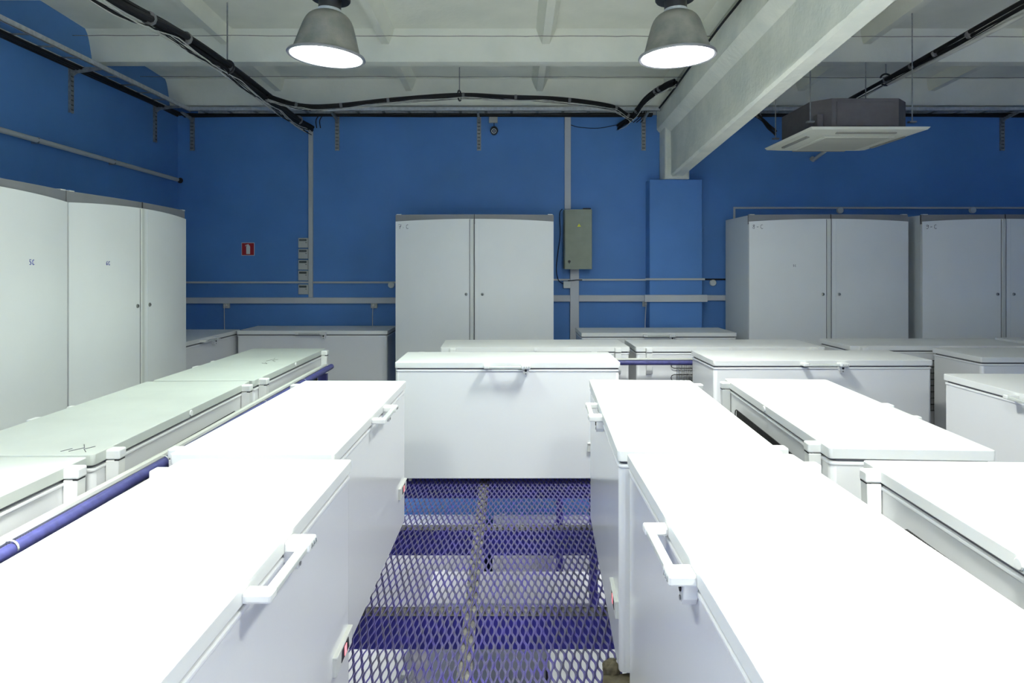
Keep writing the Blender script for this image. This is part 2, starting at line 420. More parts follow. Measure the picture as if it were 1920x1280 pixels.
FZR = [
 # x, y, yaw, z, label, group
 (-.857, 5.012, .002, 0, 'white chest freezer facing the camera across the far end of the grated aisle', None),
 (-.664, 2.565, 1.563, 0, 'white chest freezer left of the aisle, second from the camera, handle towards the aisle', None),
 (-.598, .850, 1.562, 0, 'white chest freezer left of the aisle and closest, red indicator low on its side', None),
 (.480, 4.262, 1.524-PI, 0, 'second white chest freezer right of the aisle, touching the centre freezer', None),
 (.432, 2.577, -1.574, 0, 'closest white chest freezer right of the aisle, handle on its left side', None),
 (1.849, 2.614, 1.507, 0, 'white chest freezer right of centre with hinges left and a black grid behind', None),
 (1.820, .815, 1.525, 0, 'white chest freezer at the lower right edge with a hinge at its far corner', None),
 (1.505, 5.119, .009, 0, 'white chest freezer facing the camera, right of the centre one, shadow streaks under its handle', None),
 (1.013, 6.602, .026+PI, 0, 'white chest freezer with its back to the camera, directly behind the centre freezer', None),
 (2.731, 6.597, PI, 0, 'chest freezer seen from behind, black condenser grid below the blue rail', None),
 (4.640, 6.680, PI, 0, 'dim white chest freezer, back turned, in front of the cabinet marked 8-C', None),
 (6.400, 6.960, .12+PI, 0, 'dim white chest freezer at the far right before the cabinet marked 9-C', None),
 (3.628, 5.300, 0, 0, 'grey-shaded white chest freezer at the right edge with its left side and front both visible', None),
 (2.830, 4.500, -1.5708-.02, 0, 'white chest freezer cut by the right edge with its handle side facing left', None),
 (-3.010, 7.487, .001, 0, 'grey-shaded chest freezer against the back wall under the fire extinguisher sign', None),
 (.732, 7.239, .012, 0, 'chest freezer against the back wall in front of the blue pilaster', None),
 (-3.035, 6.000, 1.5708, 0, 'shadowed chest freezer in the back left corner beside the white upright cabinets', None),
 (-2.220, 5.873, 1.575-PI, 0, 'farthest greenish-lit chest freezer of the left row, hinges towards the blue rail', None),
 (-2.232, 4.190, 1.600-PI, 0, 'middle chest freezer of the left row, black scribble on its lid corner', None),
 (-2.190, 2.530, 1.575-PI, 0, 'closest chest freezer of the left row, cut by the left edge', None),
 (-1.95, 7.48, 0, FZ, 'lower level chest freezer by the back wall, left of the grating seam', None),
 (-.22, 7.48, 0, FZ, 'lower level chest freezer by the back wall, right of the grating seam', None),
 (-.75, 5.97, 0, FZ, 'lower level chest freezer seen through the middle of the grating', None),
 (-.80, 4.02, 1.5708, FZ, 'lower level chest freezer, white lid showing at lower left of the grating', None),
 (.90, 4.02, 1.5708, FZ, 'lower level chest freezer showing white lid and rear grid at lower right', None),
]
HID = 'unseen white chest freezer added nearer than the edge of the picture'  # unseen freezers, added so their white surfaces bounce light upwards
for (x, y, a) in [(-.60, -.83, PI/2), (-.60, -2.51, PI/2), (.43, .91, -PI/2), (.43, -.77, -PI/2), (1.86, -.87, PI/2), (1.86, -2.55, PI/2), (-2.20, .85, -PI/2), (-2.20, -.83, -PI/2), (2.83, 2.80, -PI/2), (2.83, 1.12, -PI/2), (2.83, -.56, -PI/2), (4.20, 2.6, PI/2), (4.20, .9, PI/2)]:
    FZR.append((x, y, a, 0, HID, 'out of view'))
fz0 = make_freezer(); FR = []
for i, (x, y, a, z, lab, g) in enumerate(FZR):
    r = fz0 if i == 0 else copy_tree(fz0)
    r.location = (x, y, z); r.rotation_euler = (0, 0, a)
    tag(r, lab, 'chest freezer'); FR.append(r)
    r['group'] = 'added chest freezers out of the picture' if g else ('chest freezers on the raised floor' if z == 0 else 'chest freezers on the lower level')
# left row lids: the dim greenish light there is put into their colour
M['lid_dim'] = mat('dimmed_lid_enamel', (0.64, 0.68, 0.635), 0.45, spec=0.25, noise=0.10, nscale=2.5)
dim_lid = None
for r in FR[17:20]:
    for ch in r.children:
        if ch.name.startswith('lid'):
            if dim_lid is None: dim_lid = ch.data.copy(); dim_lid.materials[0] = M['lid_dim']
            ch.data = dim_lid; ch['label'] = 'greenish aged lid'
# pencil marks on two lids
def strokes(name, lines, r, mt, parent, mw):
    m = MB()
    for ln in lines:
        P = [Vector(mw(*p)) for p in ln]; m.tube(P, r, 5)
    return m.build(name, mt, parent)
strokes('scribble', [[(.62, .40), (.70, .42), (.78, .39)], [(.70, .45), (.76, .43), (.82, .47)], [(.86,.41),(.93,.45),(.9,.40)]], .0012, M['dusty'], FR[17], lambda a, b: (a, b, .9008))
strokes('scribble', [[(1.50, .50), (1.55, .53), (1.60, .50)], [(1.53, .56), (1.57, .54), (1.61, .57)], [(1.56, .49), (1.60, .47)]], .0014, M['ink'], FR[18], lambda a, b: (a, b, .9008))

# ------------------------------------------------------------------ upright cabinets
GL = {'7': [[(0, 1), (.6, 1), (.25, 0)], [(.12, .5), (.55, .55)]],
      '8': [[(.5, .9), (.3, 1), (.1, .85), (.3, .6), (.5, .3), (.35, 0), (.1, .1), (.1, .35), (.35, .6), (.5, .9)]],
      '9': [[(.5, .75), (.3, 1), (.1, .8), (.2, .55), (.5, .65), (.55, .9), (.55, .3), (.35, 0), (.05, .1)]],
      '5': [[(.55, 1), (.15, 1), (.12, .6), (.4, .62), (.55, .35), (.4, .05), (.1, .08)]],
      '6': [[(.5, 1), (.2, .7), (.1, .3), (.3, 0), (.5, .2), (.4, .45), (.15, .35)]],
      'C': [[(.55, .9), (.35, 1), (.12, .75), (.1, .3), (.3, 0), (.6, .1)]],
      '-': [[(.1, .45), (.5, .48)]], '.': [[(.2, .3), (.3, .32)]]}
def bow(u): return 1-(2*u-1)**2
def cabinet(label, loc, rz, W, Dp, H, marks, small):
    root = thing('upright_cabinet', label, 'cabinet', loc, rz, 'white two-door upright cabinets')
    m = MB(); m.box(0, 0, .08, W, Dp, H-.004); m.build('body', M['cabinetside'], root, bevel=.006)
    m = MB(); m.box(.04, .05, 0, W-.04, Dp-.04, .085); m.build('plinth', M['header'], root)
    B = .055
    def fy(x): return -.022-B*bow(x/W)
    def slab(x0, x1, z0, zt, off, th, n=14):
        m = MB(); vs = []
        for i in range(n+1):
            x = x0+(x1-x0)*i/n; y = fy(x)-off; t = zt(x)
            vs += [(x, y, z0), (x, y, t), (x, y+th, t), (x, y+th, z0)]
        fs = [(0, 1, 2, 3), tuple(n*4+j for j in (3, 2, 1, 0))]
        for i in range(n):
            for j in range(4): fs.append((i*4+j, i*4+4+j, i*4+4+(j+1) % 4, i*4+(j+1) % 4))
        m.add(vs, fs); return m
    # header band follows the bow
    m = slab(0, W, H-.10, lambda x: H, -.012, .030, 24); m.build('header', M['header'], root, smooth=True)
    m = MB(); m.box(W/2-.003, fy(W/2)+.006, H-.06, W/2+.003, fy(W/2)+.02, H+.002); m.build('header_seam', M['darkslot'], root)
    zt = lambda x: H-.073+.026*bow(x/W)
    dl = slab(.002, W/2-.004, .10, zt, 0, .05).build('door', M['cabinet'], root, smooth=True)
    dr = slab(W/2+.006, W-.002, .10, zt, 0, .05).build('door', M['cabinet'], root, smooth=True)
    s = MB(); c = W/2; s.box(c-.046, fy(c)-.012, .12, c-.006, fy(c)+.01, zt(c)-.004); s.build('door_handle', M['strip'], dl, bevel=.005)
    s = MB(); s.box(c-.052, fy(c)-.0015, .12, c-.047, fy(c)+.004, zt(c)-.006); s.box(c-.006, fy(c)-.003, .12, c+.002, fy(c)+.01, zt(c)-.004); s.build('door_seam', M['gasket'], dl)
    s = MB(); s.box(c+.048, fy(c)-.0018, .12, c+.052, fy(c)+.004, zt(c)-.006); s.build('edge_groove', M['cabinetside'], dr)
    for sgn, dd in ((-1, dl), (1, dr)):
        x = c+sgn*.085; s = MB(); s.lathe([(0, .012), (.009, .012), (.015, .008), (.016, 0)], n=20)
        s.v = [(v[0]+x, fy(x)-v[2]+.002, v[1]+1.31) for v in s.v]; lk = s.build('lock', M['chrome'], dd, smooth=True)
        s = MB(); s.box(x-.0025, fy(x)-.0115, 1.303, x+.0025, fy(x)-.0095, 1.317); s.build('keyhole', M['darkslot'], lk)
    for x in (.012, W-.062):
        s = MB(); s.box(x, .0-.02, H-.002, x+.05, .03, H+.006); s.build('hinge_cap', M['strip'], root, bevel=.002)
    def write(txt, x0, z0, h, mt, r, nm):
        s = MB(); x = x0
        for ch in txt:
            for ln in GL[ch]:
                s.tube([(x+px*h, fy(x+px*h)-.0012, z0+pz*h) for px, pz in ln], r, 4)
            x += h*.9
        s.build(nm, mt, dl)
    if marks: write(marks, .035, H-.150, .044, M['ink'], .0024, 'handwriting')
    if small: write(small[0], small[1]*W, small[2], small[3], M[small[4]], .0022, 'small_label')
    return root
YF = 7.28
cabinet('white double-door upright cabinet in the middle of the back wall, marked 7-C', ((742-960)/1285*YF, YF, 0), 0, 1.677, .74, 2.150, '7.C', None)
cabinet('white double-door upright cabinet marked 8-C, right of the blue pilaster', (443/1285*YF, YF, 0), 0, 1.690, .78, 2.150, '8-C', ('5C', .265, 1.60, .02, 'ink'))
cabinet('dark-shaded double-door upright cabinet marked 9-C at the right edge', (767/1285*YF, YF, 0), 0, 1.690, .78, 2.150, '9-C', None)
cabinet('white upright cabinet against the left wall, farther of the two, small 6C label', (-2.85, 4.372, 0), PI/2, 1.575, .70, 2.085, None, ('6C', .215, 1.612, .026, 'blueink'))
cabinet('white upright cabinet at the left edge, nearer of the two, small 5C label', (-2.85, 2.785, 0), PI/2, 1.575, .70, 2.085, None, ('5C', .742, 1.612, .03, 'blueink'))

# ------------------------------------------------------------------ blue rails with cable
def rail(label, pts, posts, cab):
    root = thing('guard_rail', label, 'guard rail')
    m = MB(); m.tube(pts, .021, 12); m.build('rail_tube', M['rail'], root, smooth=True)
    for (x, y, w) in posts:
        m = MB(); m.box(x-w, y-.02, .0, x+w, y+.02, .76); m.build('post', M['rail'], root, bevel=.003)
    return root
r1 = rail('blue tubular rail behind the left row of chest freezers', [(-1.445, .3, .775), (-1.45, 5.50, .800)], [(-1.47, .6, .02), (-1.47, 2.98, .02), (-1.49, 5.40, .035)], None)
tag(r1, 'blue tubular rail running along the hinge side of the left freezer row', 'guard rail')
r2 = rail('', [(-.60, 5.84, .782), (3.0, 5.85, .782)], [(-.5, 5.84, .02), (2.8, 5.85, .02)], None)
tag(r2, 'blue tubular rail between the centre freezers and the row behind them', 'guard rail')
m = MB(); m.tube(spline([(-1.478, .3, .800), (-1.475, 1.9, .808), (-1.478, 3., .806), (-1.478, 4.2, .818), (-1.478, 5.3, .822), (-1.50, 5.5, .80)], 10), .014, 8)
o = m.build('cable', M['whitecable'], smooth=True); tag(o, 'white cable strapped along the blue rail of the left row', 'cable')
m = MB(); m.tube(spline([(-.58, 5.84, .812), (.5, 5.84, .811), (1.5, 5.845, .812), (2.95, 5.85, .812)], 10), .010, 8)
o = m.build('cable', M['whitecable'], smooth=True); tag(o, 'white cable lying on the blue rail behind the centre freezer', 'cable')
for y in (1.98, 2.85, 4.0, 4.75):
    m = MB(); m.lathe([(.024, -.004), (.024, .004)], n=16); m.v = [(v[0]-1.449, y+v[2], v[1]+.785+.0048*(y-2)+.004) for v in m.v]
    m.build('cable_tie', M['whitecable'], r1)

# ------------------------------------------------------------------ pendant lamps
def make_lamp():
    root = thing('pendant_lamp', '', 'pendant lamp')
    m = MB(); prof = [(.236, -.004), (.238, .004), (.228, .012), (.210, .020), (.196, .06), (.176, .13), (.157, .19), (.150, .208), (.141, .227), (.129, .244), (.114, .258), (.096, .269), (.080, .276), (.066, .280)]
    m.lathe(prof, n=56); s = m.build('lamp_shade', M['shade'], root, smooth=True)
    m = MB(); prof = [(.222, -.004), (.236, -.008), (.242, .0), (.238, .010), (.226, .014), (.222, .006), (.222, -.004)]; m.lathe(prof, n=56)
    m.build('rim', M['shaderim'], s, smooth=True)
    m = MB(); m.lathe([(0, -.012), (.08, -.011), (.16, -.008), (.210, -.003), (.224, .003)], n=56); m.build('lamp_glass', M['diffuser'], root, smooth=True)
    m = MB(); m.lathe([(.060, .276), (.072, .280), (.072, .296)], n=32); m.build('neck_ring', M['steel'], root, smooth=True)
    m = MB(); m.lathe([(.070, .286), (.070, .365), (.0, .365)], n=32); nk = m.build('gear_housing', M['blacksteel'], root, smooth=True)
    m = MB(); m.lathe([(0, .352), (.118, .352), (.124, .360), (.124, .372), (0, .372)], n=32); m.build('flange', M['blacksteel'], nk, smooth=True)
    m = MB(); m.lathe([(.085, .37), (.085, .60), (.05, .63), (0, .63)], n=28); m.build('ballast_box', M['blacksteel'], nk, smooth=True)
    m = MB(); m.cyl((0, 0, .62), (0, 0, 1.0), .008, 8); m.build('hanger_rod', M['dullsteel'], root)
    m = MB()
    for a in (-2.2, -.9): m.cyl((.10*math.cos(a), .10*math.sin(a), .352), (.10*math.cos(a), .10*math.sin(a), .348), .007, 8)
    m.build('bolt', M['steel'], nk)
    return root
lp0 = make_lamp()
glass0 = [c for c in lp0.children if c.name.startswith('lamp_glass')][0]
bright_glass = glass0.data.copy(); bright_glass.materials[0] = M['diffuser']
glass0.data.materials[0] = M['diffuser_dim']
for i, (x, y, s) in enumerate(LAMPS):
    r = lp0 if i == 0 else copy_tree(lp0)
    r.location = (x, y, LAMP_Z+.004)
    if i > 0:
        for ch in r.children:
            if ch.name.startswith('lamp_glass'): ch.data = bright_glass
    lab = ['bell-shaped grey aluminium pendant lamp hanging at left of the ceiling, lit', 'bell-shaped grey aluminium pendant lamp hanging beside the concrete beam, lit'][i] if i < 2 else 'unseen bell-shaped aluminium pendant lamp hanging nearer than the camera view'
    tag(r, lab, 'pendant lamp'); r['group'] = 'pendant lamps over the front' if i > 1 else 'visible pendant lamps'
    r.rotation_euler = (0, math.radians([4.0, -2.0, 0, 0, 0, 0, 0][i]), 0)

# ------------------------------------------------------------------ air conditioner
ac = thing('air_conditioner', 'cream ceiling cassette air conditioner hung on rods right of the beam', 'air conditioner', (2.945, 6.14, EYE+1.100))
ZA = 0
def octo(hx, hy, c): return [(-hx+c, -hy), (hx-c, -hy), (hx, -hy+c), (hx, hy-c), (hx-c, hy), (-hx+c, hy), (-hx, hy-c), (-hx, -hy+c)]
m = MB(); m.prism(octo(.41, .43, .13), 'z', .045, .30); bd = m.build('body', M['acbody'], ac, bevel=.004)
m = MB(); m.box(-.24, -.434, .07, .24, -.428, .27); m.build('service_plate', M['acbody'], bd, bevel=.002)
m = MB(); m.box(-.395, -.415, .05, -.345, -.335, .17); m.build('mount_bracket', M['acbody'], bd, bevel=.002)
m = MB()
vs = [(-.49,-.52,.045),(.49,-.52,.045),(.49,.52,.045),(-.49,.52,.045),(-.475,-.505,.025),(.475,-.505,.025),(.475,.505,.025),(-.475,.505,.025),(-.36,-.39,0),(.36,-.39,0),(.36,.39,0),(-.36,.39,0)]
m.add(vs, [(0,1,2,3),(0,4,5,1),(1,5,6,2),(2,6,7,3),(3,7,4,0),(4,8,9,5),(5,9,10,6),(6,10,11,7),(7,11,8,4),(8,11,10,9)])
pn = m.build('face_panel', M['acpanel'], ac)
m = MB(); m.box(-.30, -.33, -.010, .30, .33, .004); gr = m.build('intake_grille', M['acpanel'], pn, bevel=.006)
m = MB()
for k in range(22): y = -.30+k*.028; m.box(-.27, y, -.0115, .27, y+.006, -.0095)
m.build('grille_slots', M['acslot'], gr)
for (x0, y0, x1, y1) in ((-.25, -.455, .25, -.425), (-.25, .425, .25, .455), (-.425, -.27, -.395, .27), (.395, -.27, .425, .27)):
    m = MB(); m.box(x0, y0, .001, x1, y1, .020); m.build('air_slot', M['acslot'], pn, bevel=.003)
for (x, y) in ((-.43, -.36), (.43, -.36), (-.43, .40), (.43, .40)):
    yy = 6.14+y; m = MB(); m.cyl((x, y, .12), (x, y, sz(yy)-EYE-1.10), .005, 6); m.build('threaded_rod', M['dullsteel'], ac)
    m = MB(); m.box(x-.03, y-.02, .11, x+.03, y+.02, .122); m.build('rod_bracket', M['dullsteel'], ac)
m = MB(); m.tube([(3.60, 8.20, 2.87), (3.64, 7.70, 2.99)], .020, 12); m.tube([(3.585, 8.199, 2.885), (3.587, 8.17, 2.892)], .026, 10)
tag(m.build('drain_pipe', M['duct'], smooth=True), 'short grey pipe stub entering the blue wall below the air conditioner', 'pipe')

# ------------------------------------------------------------------ cables under the ceiling
def bundle(label, path, nb, rb, nw, bands, seed, sag=.05, twist=3.0, white_r=.004, sagdir=None):
    root = thing('cable_bundle', label, 'cable bundle')
    rr = random.Random(seed); P = spline(path, 14); n = len(P)
    for j in range(nb):
        pts = []; ph = 2*PI*j/nb+rr.uniform(-.3, .3)
        for i, p in enumerate(P):
            a = ph+twist*i/n*2*PI*.25; k = rb*(1.05 if nb > 1 else 0)
            pts.append(p+Vector((math.cos(a)*k*.8, math.cos(a)*.0, math.sin(a)*k)))
        m = MB(); m.tube(pts, rb*rr.uniform(.8, 1.05), 8); m.build('black_cable', M['cable'], root, smooth=True)
    for j in range(nw):
        pts = []; q = rr.uniform(5, 9); o1 = rr.uniform(-1, 1)
        for i, p in enumerate(P):
            t = i/n; s = abs(math.sin(PI*t*q/1.5+j))
            pts.append(p+Vector((o1*rb*1.5, -rb*1.2*abs(o1), -rb*1.6-s*sag*rr.uniform(.85, 1.0)*(.5+.5*j/nw))))
        m = MB(); m.tube(pts, white_r, 6); m.build('white_cable', M['whitecable'] if j % 3 else M['cable'], root, smooth=True)
    for t in bands:
        i = min(int(t*n), n-2); p = P[i]; d = (P[i+1]-P[i-1]).normalized() if i > 0 else (P[1]-P[0]).normalized()
        m = MB(); m.tube([p-d*.014, p+d*.014], rb*(1.95 if nb > 2 else 1.85), 10); m.build('tape_band', M['tape'], root, smooth=True)
    return root
bundle('thick black cable bundle hanging under the ceiling on the left, dropping to the wall duct',
       [(-2.45, 1.2, 3.32), (-2.45, 3.0, 3.27), (-2.45, 4.2, 3.245), (-2.44, 5.0, 3.305), (-2.44, 5.9, 3.31), (-2.43, 6.8, 3.285), (-2.42, 7.5, 3.26), (-2.395, 8.17, 3.255)],
       3, .025, 7, [.36, .45, .57, .72, .9], 2, sag=.055, white_r=.0045)
bundle('cable bundle sagging along the top of the back wall from left to the beam',
       [(-2.42, 6.75, 3.285), (-2.2, 7.1, 3.27), (-1.9, 7.3, 3.31), (-1.3, 7.45, 3.41), (-.58, 7.5, 3.475), (0, 7.5, 3.455), (.55, 7.55, 3.44), (1.1, 7.7, 3.40), (1.30, 7.8, 3.33), (1.37, 7.85, 3.30)],
       3, .014, 6, [.1, .24, .33, .45, .56, .68, .8, .9], 5, sag=.035, white_r=.003)
bundle('black cable bundle coming from the beam and ending in the wall, right of centre',
       [(1.69, 7.1, 3.51), (1.60, 7.25, 3.50), (1.47, 7.5, 3.43), (1.38, 7.85, 3.32), (1.27, 8.17, 3.265)],
       3, .019, 2, [.30, .36, .66], 9, sag=.03)
bundle('black and white cable bundle running along the right side ceiling above the air conditioner',
       [(3.58, 2.0, 3.56), (3.58, 3.6, 3.48), (3.58, 4.8, 3.44), (3.60, 5.6, 3.42), (3.60, 6.4, 3.40), (3.60, 7.3, 3.38), (3.60, 8.17, 3.30)],
       2, .018, 3, [.45, .55, .62, .7], 12, sag=.03)
m = MB(); m.tube(spline([(3.66, 2.0, 3.50), (3.66, 3.6, 3.42), (3.65, 4.8, 3.40), (3.64, 5.6, 3.38), (3.62, 6.6, 3.36)], 8), .020, 10)
tag(m.build('conduit', M['whitecable'], smooth=True), 'white flexible conduit beside the black cables above the air conditioner', 'conduit')
bundle('thin black cables entering the wall left of the air conditioner', [(2.40, 7.95, 3.42), (2.48, 7.4, 3.32), (2.52, 7.0, 3.14), (2.53, 6.75, 2.98), (2.52, 6.55, 2.88)], 2, .014, 1, [.5], 4, sag=.02)
# hooks on rods
def hook(label, x, y, z, flip):
    t = thing('cable_hook', label, 'cable hook', (x, y, z))
    m = MB(); m.cyl((0, 0, .05), (0, 0, sz(y)-z), .006, 6); m.build('rod', M['dullsteel'], t)
    P = [(flip[0]*.055*math.cos(a), flip[1]*.055*math.cos(a), .055*math.sin(a)) for a in [(-.75+.0+1.65*k/16)*PI for k in range(17)]]
    m = MB(); m.tube(P, .009, 8); m.build('hook_ring', M['blacksteel'], t, smooth=True)
hook('black hook ring on a thin rod carrying the thick left cable bundle', -2.43, 5.85, 3.305, (1, 0))
hook('black hook ring on a thin rod carrying the back wall cable bundle', -.575, 7.5, 3.47, (.25, 1))
hook('black hook ring on a rod carrying the cables above the air conditioner', 3.60, 6.6, 3.40, (1, 0))
# thin wires across the ceiling
for (y, z, lab) in ((6.19, EYE+2.088, 'thin dark wire strung across the ceiling in front of the first cross rib'), (7.32, EYE+2.03, 'thin dark wire strung across the ceiling behind the first cross rib')):
    m = MB(); rr = random.Random(int(y*10)); P = []
    for i in range(90):
        x = WX0+.03+(WX1-WX0-.06)*i/89; P.append((x, y+rr.uniform(-.004, .004), z+rr.uniform(-.003, .003)-.006*x/4-.01))
    m.tube(P, .0028, 5); tag(m.build('ceiling_wire', M['dusty'], smooth=True), lab, 'wire')
# cable tray on back and left wall
def tray(label, horizontal, a0, a1):
    t = thing('cable_tray', label, 'cable tray')
    z0 = 3.405
    for off, nm in ((.25, 'side_rail'), (.035, 'side_rail')):
        m = MB()
        if horizontal: m.box(a0, WY1-off-.003, z0, a1, WY1-off+.003, z0+.045); m.box(a0, WY1-off-.003, z0, a1, WY1-off+.012, z0+.004)
        else: m.box(WX0+off-.003, a0, z0, WX0+off+.003, a1, z0+.045); m.box(WX0+off-.012, a0, z0, WX0+off+.003, a1, z0+.004)
        m.build(nm, M['steel'], t)
    k = a0+.12
    while k < a1-.05:
        m = MB()
        if horizontal: m.box(k, WY1-.25, z0+.002, k+.03, WY1-.035, z0+.008)
        else: m.box(WX0+.035, k, z0+.002, WX0+.25, k+.03, z0+.008)
        m.build('rung', M['dullsteel'], t); k += .30
tray('galvanised cable tray along the top of the back wall, left of the beam', True, -3.74, 1.72)
tray('galvanised cable tray along the top of the left wall', False, 2.5, 8.0)
tray('galvanised cable tray along the top of the back wall, right of the beam', True, 2.10, 8.1)
def cablerun(label, pts):
    m = MB(); 
    for j in range(3):
        rr = random.Random(j+len(label)); m.tube(spline([(p[0]+j*.0, p[1], p[2]+rr.uniform(-.004, .004)) if False else (p[0]+(pts[1][1] != pts[0][1])*j*.032, p[1]-(pts[1][1] == pts[0][1])*j*.032, p[2]+rr.uniform(-.006, .006)) for p in pts], 3), .016, 7)
    tag(m.build('cable', M['cable'], smooth=True), label, 'cable')
cablerun('black cables lying in the tray along the back wall left of the beam', [(x, 8.15, 3.392) for x in (-3.9, -3, -2, -1, 0, .8, 1.66)])
cablerun('black cables lying in the tray along the back wall right of the beam', [(x, 8.15, 3.392) for x in (2.2, 3, 4, 5, 6, 7, 8)])
cablerun('black cables lying in the tray along the left wall', [(-3.955, y, 3.390) for y in (2.5, 3.5, 4.5, 5.5, 6.5, 7.5, 8.1)])
# tray brackets
BR = None
def bracket(label, loc, rz):
    global BR
    if BR is None:
        BR = thing('wall_bracket', '', 'bracket'); t = BR
        m = MB(); m.box(-.024, -.020, 0, -.020, 0, .42); m.box(.020, -.020, 0, .024, 0, .42); m.box(-.024, -.022, 0, .024, -.018, .42); m.build('channel', M['dullsteel'], t)
        m = MB()
        for k in range(8):
            z = .022+k*.043
            m.box(-.014, -.0232, z, -.003, -.0215, z+.012); m.box(.004, -.0232, z, .014, -.0215, z+.012)
        m.build('slots', M['darkslot'], t)
        m = MB(); m.prism([(-.02, .40), (-.02, .33), (-.06, .36), (-.28, .39), (-.28, .405), (-.02, .405)], 'x', -.012, .012); m.build('arm', M['dullsteel'], t)
    else: t = copy_tree(BR)
    t.location = loc; t.rotation_euler = (0, 0, rz); tag(t, label, 'bracket'); t['group'] = 'cable tray brackets'
for (px, lab) in ((360, 'slotted steel tray bracket at the left end of the back wall'), (632, 'slotted steel tray bracket right of the left wall duct'), (898, 'slotted steel tray bracket beside the small camera'), (1207, 'slotted steel tray bracket next to the concrete beam'), (1880, 'slotted steel tray bracket at the right edge above the cabinets')):
    bracket(lab, ((px-960)/1285*8.18, 8.2, 2.985), 0)
for (y, lab) in ((6.20, 'slotted steel tray bracket on the left wall, nearer one'), (7.66, 'slotted steel tray bracket on the left wall, near the corner')):
    bracket(lab, (-4.0, y, 2.99), PI/2)

# ------------------------------------------------------------------ wall services
S = 8.2/1285
def wx(px): return (px-960)*S
def wz(py): return EYE+(499-py)*S
def duct(name, px0, py0, px1, py1, dep, mt, label, y=8.2, bev=.003):
    m = MB(); k = y/8.2
    m.box(wx(px0)*k, y-dep, EYE+(wz(py1)-EYE)*k, wx(px1)*k, y+.0, EYE+(wz(py0)-EYE)*k)
    o = m.build(name, mt, bevel=bev); tag(o, label, 'cable duct'); return o
duct('cable_duct', 579.5, 241, 587.5, 557, .03, M['duct'], 'grey vertical cable duct on the back wall right of the wall controllers')
duct('cable_duct', 344, 557.5, 752, 568.5, .04, M['duct2'], 'grey horizontal cable duct low on the back wall, left of the centre cabinet')
duct('cable_duct', 1030, 553, 1069, 565, .04, M['duct2'], 'short horizontal cable duct piece between the centre cabinet and the wide vertical duct')
duct('cable_duct', 1085, 553, 1211, 565, .04, M['duct2'], 'horizontal cable duct between the wide vertical duct and the pilaster')
duct('cable_duct', 1058.5, 211, 1070, 392, .03, M['duct2'], 'grey vertical cable duct above the electrical cabinet')
duct('cable_duct', 1068.5, 500, 1085, 760, .045, M['duct2'], 'wide grey vertical cable duct below the electrical cabinet')
duct('cable_duct', 1208, 552.5, 1325, 565.5, .035, M['duct2'], 'horizontal cable duct across the blue pilaster', y=7.97)
duct('cable_duct', 1318, 553, 1420, 563, .04, M['duct2'], 'horizontal cable duct between the pilaster and the cabinet marked 8-C')
duct('conduit', 344, 527.5, 752, 531, .02, M['duct'], 'thin grey conduit on the back wall left of the centre cabinet', bev=.002)
duct('conduit', 1030, 522.5, 1211, 526, .02, M['duct'], 'thin grey conduit on the back wall between the centre cabinet and the pilaster', bev=.002)
duct('conduit', 1210, 521.5, 1321, 525, .02, M['duct'], 'thin grey conduit across the blue pilaster', y=7.97, bev=.002)
duct('conduit', 1316, 522, 1420, 525, .02, M['cable'], 'thin dark conduit right of the pilaster', bev=.002)
duct('conduit', 1376, 388, 1990, 391.5, .02, M['duct'], 'thin conduit above the right hand cabinets', bev=.002)
duct('conduit', 1374.5, 388, 1378, 470, .02, M['duct'], 'thin conduit dropping behind the cabinet marked 8-C', bev=.002)
m = MB(); m.tube([(-3.955, 1.5, 2.70), (-3.955, 5.29, 2.658), (-3.955, 8.10, 2.626)], .022, 12)
p = thing('wall_pipe', 'grey pipe running along the left wall into a hole in the corner', 'pipe'); m.build('pipe', M['duct'], p, smooth=True)
m = MB(); m.lathe([(.034, 0), (.030, .01), (0, .01)], n=16); m.v = [(v[0]-3.955, 8.17-v[2], v[1]+2.626) for v in m.v]; m.build('hole_seal', M['darkslot'], p)
for y in (4.2, 5.7, 6.8):
    m = MB(); m.box(-4.0, y, 2.655-.0115*(y-5.29)/1.0-.026, -3.935, y+.012, 2.655-.0115*(y-5.29)/1.0+.026); m.build('pipe_clip', M['dullsteel'], p)
# round junction boxes
jb = None
for (px, py, lab) in ((734, 534, 'round junction box just left of the centre cabinet'), (1336, 530, 'round junction box right of the pilaster'), (1574, 394.5, 'round junction box above the cabinet marked 8-C'), (1822, 394, 'round junction box above the cabinet marked 9-C')):
    if jb is None:
        m = MB(); m.lathe([(.038, 0), (.038, .025), (.034, .031), (0, .031)], n=28); m.v = [(v[0], -v[2], v[1]) for v in m.v]
        jb = m.build('junction_box', M['signwhite'], smooth=True); o = jb
    else: o = jb.copy(); COL.objects.link(o)
    o.location = (wx(px), 8.2, wz(py)); tag(o, lab, 'junction box', 'round junction boxes')
# five wall controllers
pr = None
for i, py in enumerate((446, 466.5, 487, 507, 533)):
    if pr is None:
        pr = thing('wall_controller', '', 'wall controller'); t = pr
        m = MB(); m.box(0, -.03, -.118, .118, 0, 0); bd = m.build('housing', M['device'], t, bevel=.004)
        m = MB(); m.box(.012, -.032, -.038, .100, -.029, -.013); m.build('display', M['screen'], t)
        m = MB(); m.box(.086, -.033, -.058, .102, -.029, -.052); m.build('button', M['darkslot'], t)
        m = MB(); m.box(.108, -.032, -.041, .112, -.029, -.035); m.build('indicator', M['signwhite'], t)
    else: t = copy_tree(pr)
    t.location = (wx(560.5), 8.2, wz(py))
    tag(t, ['topmost of five grey wall controllers beside the vertical duct', 'second from top of five grey wall controllers', 'middle one of five stacked grey wall controllers', 'fourth from top of the grey wall controllers, just above the conduit', 'lowest of the grey wall controllers, set apart below the conduit'][i], 'wall controller', 'grey wall controllers')
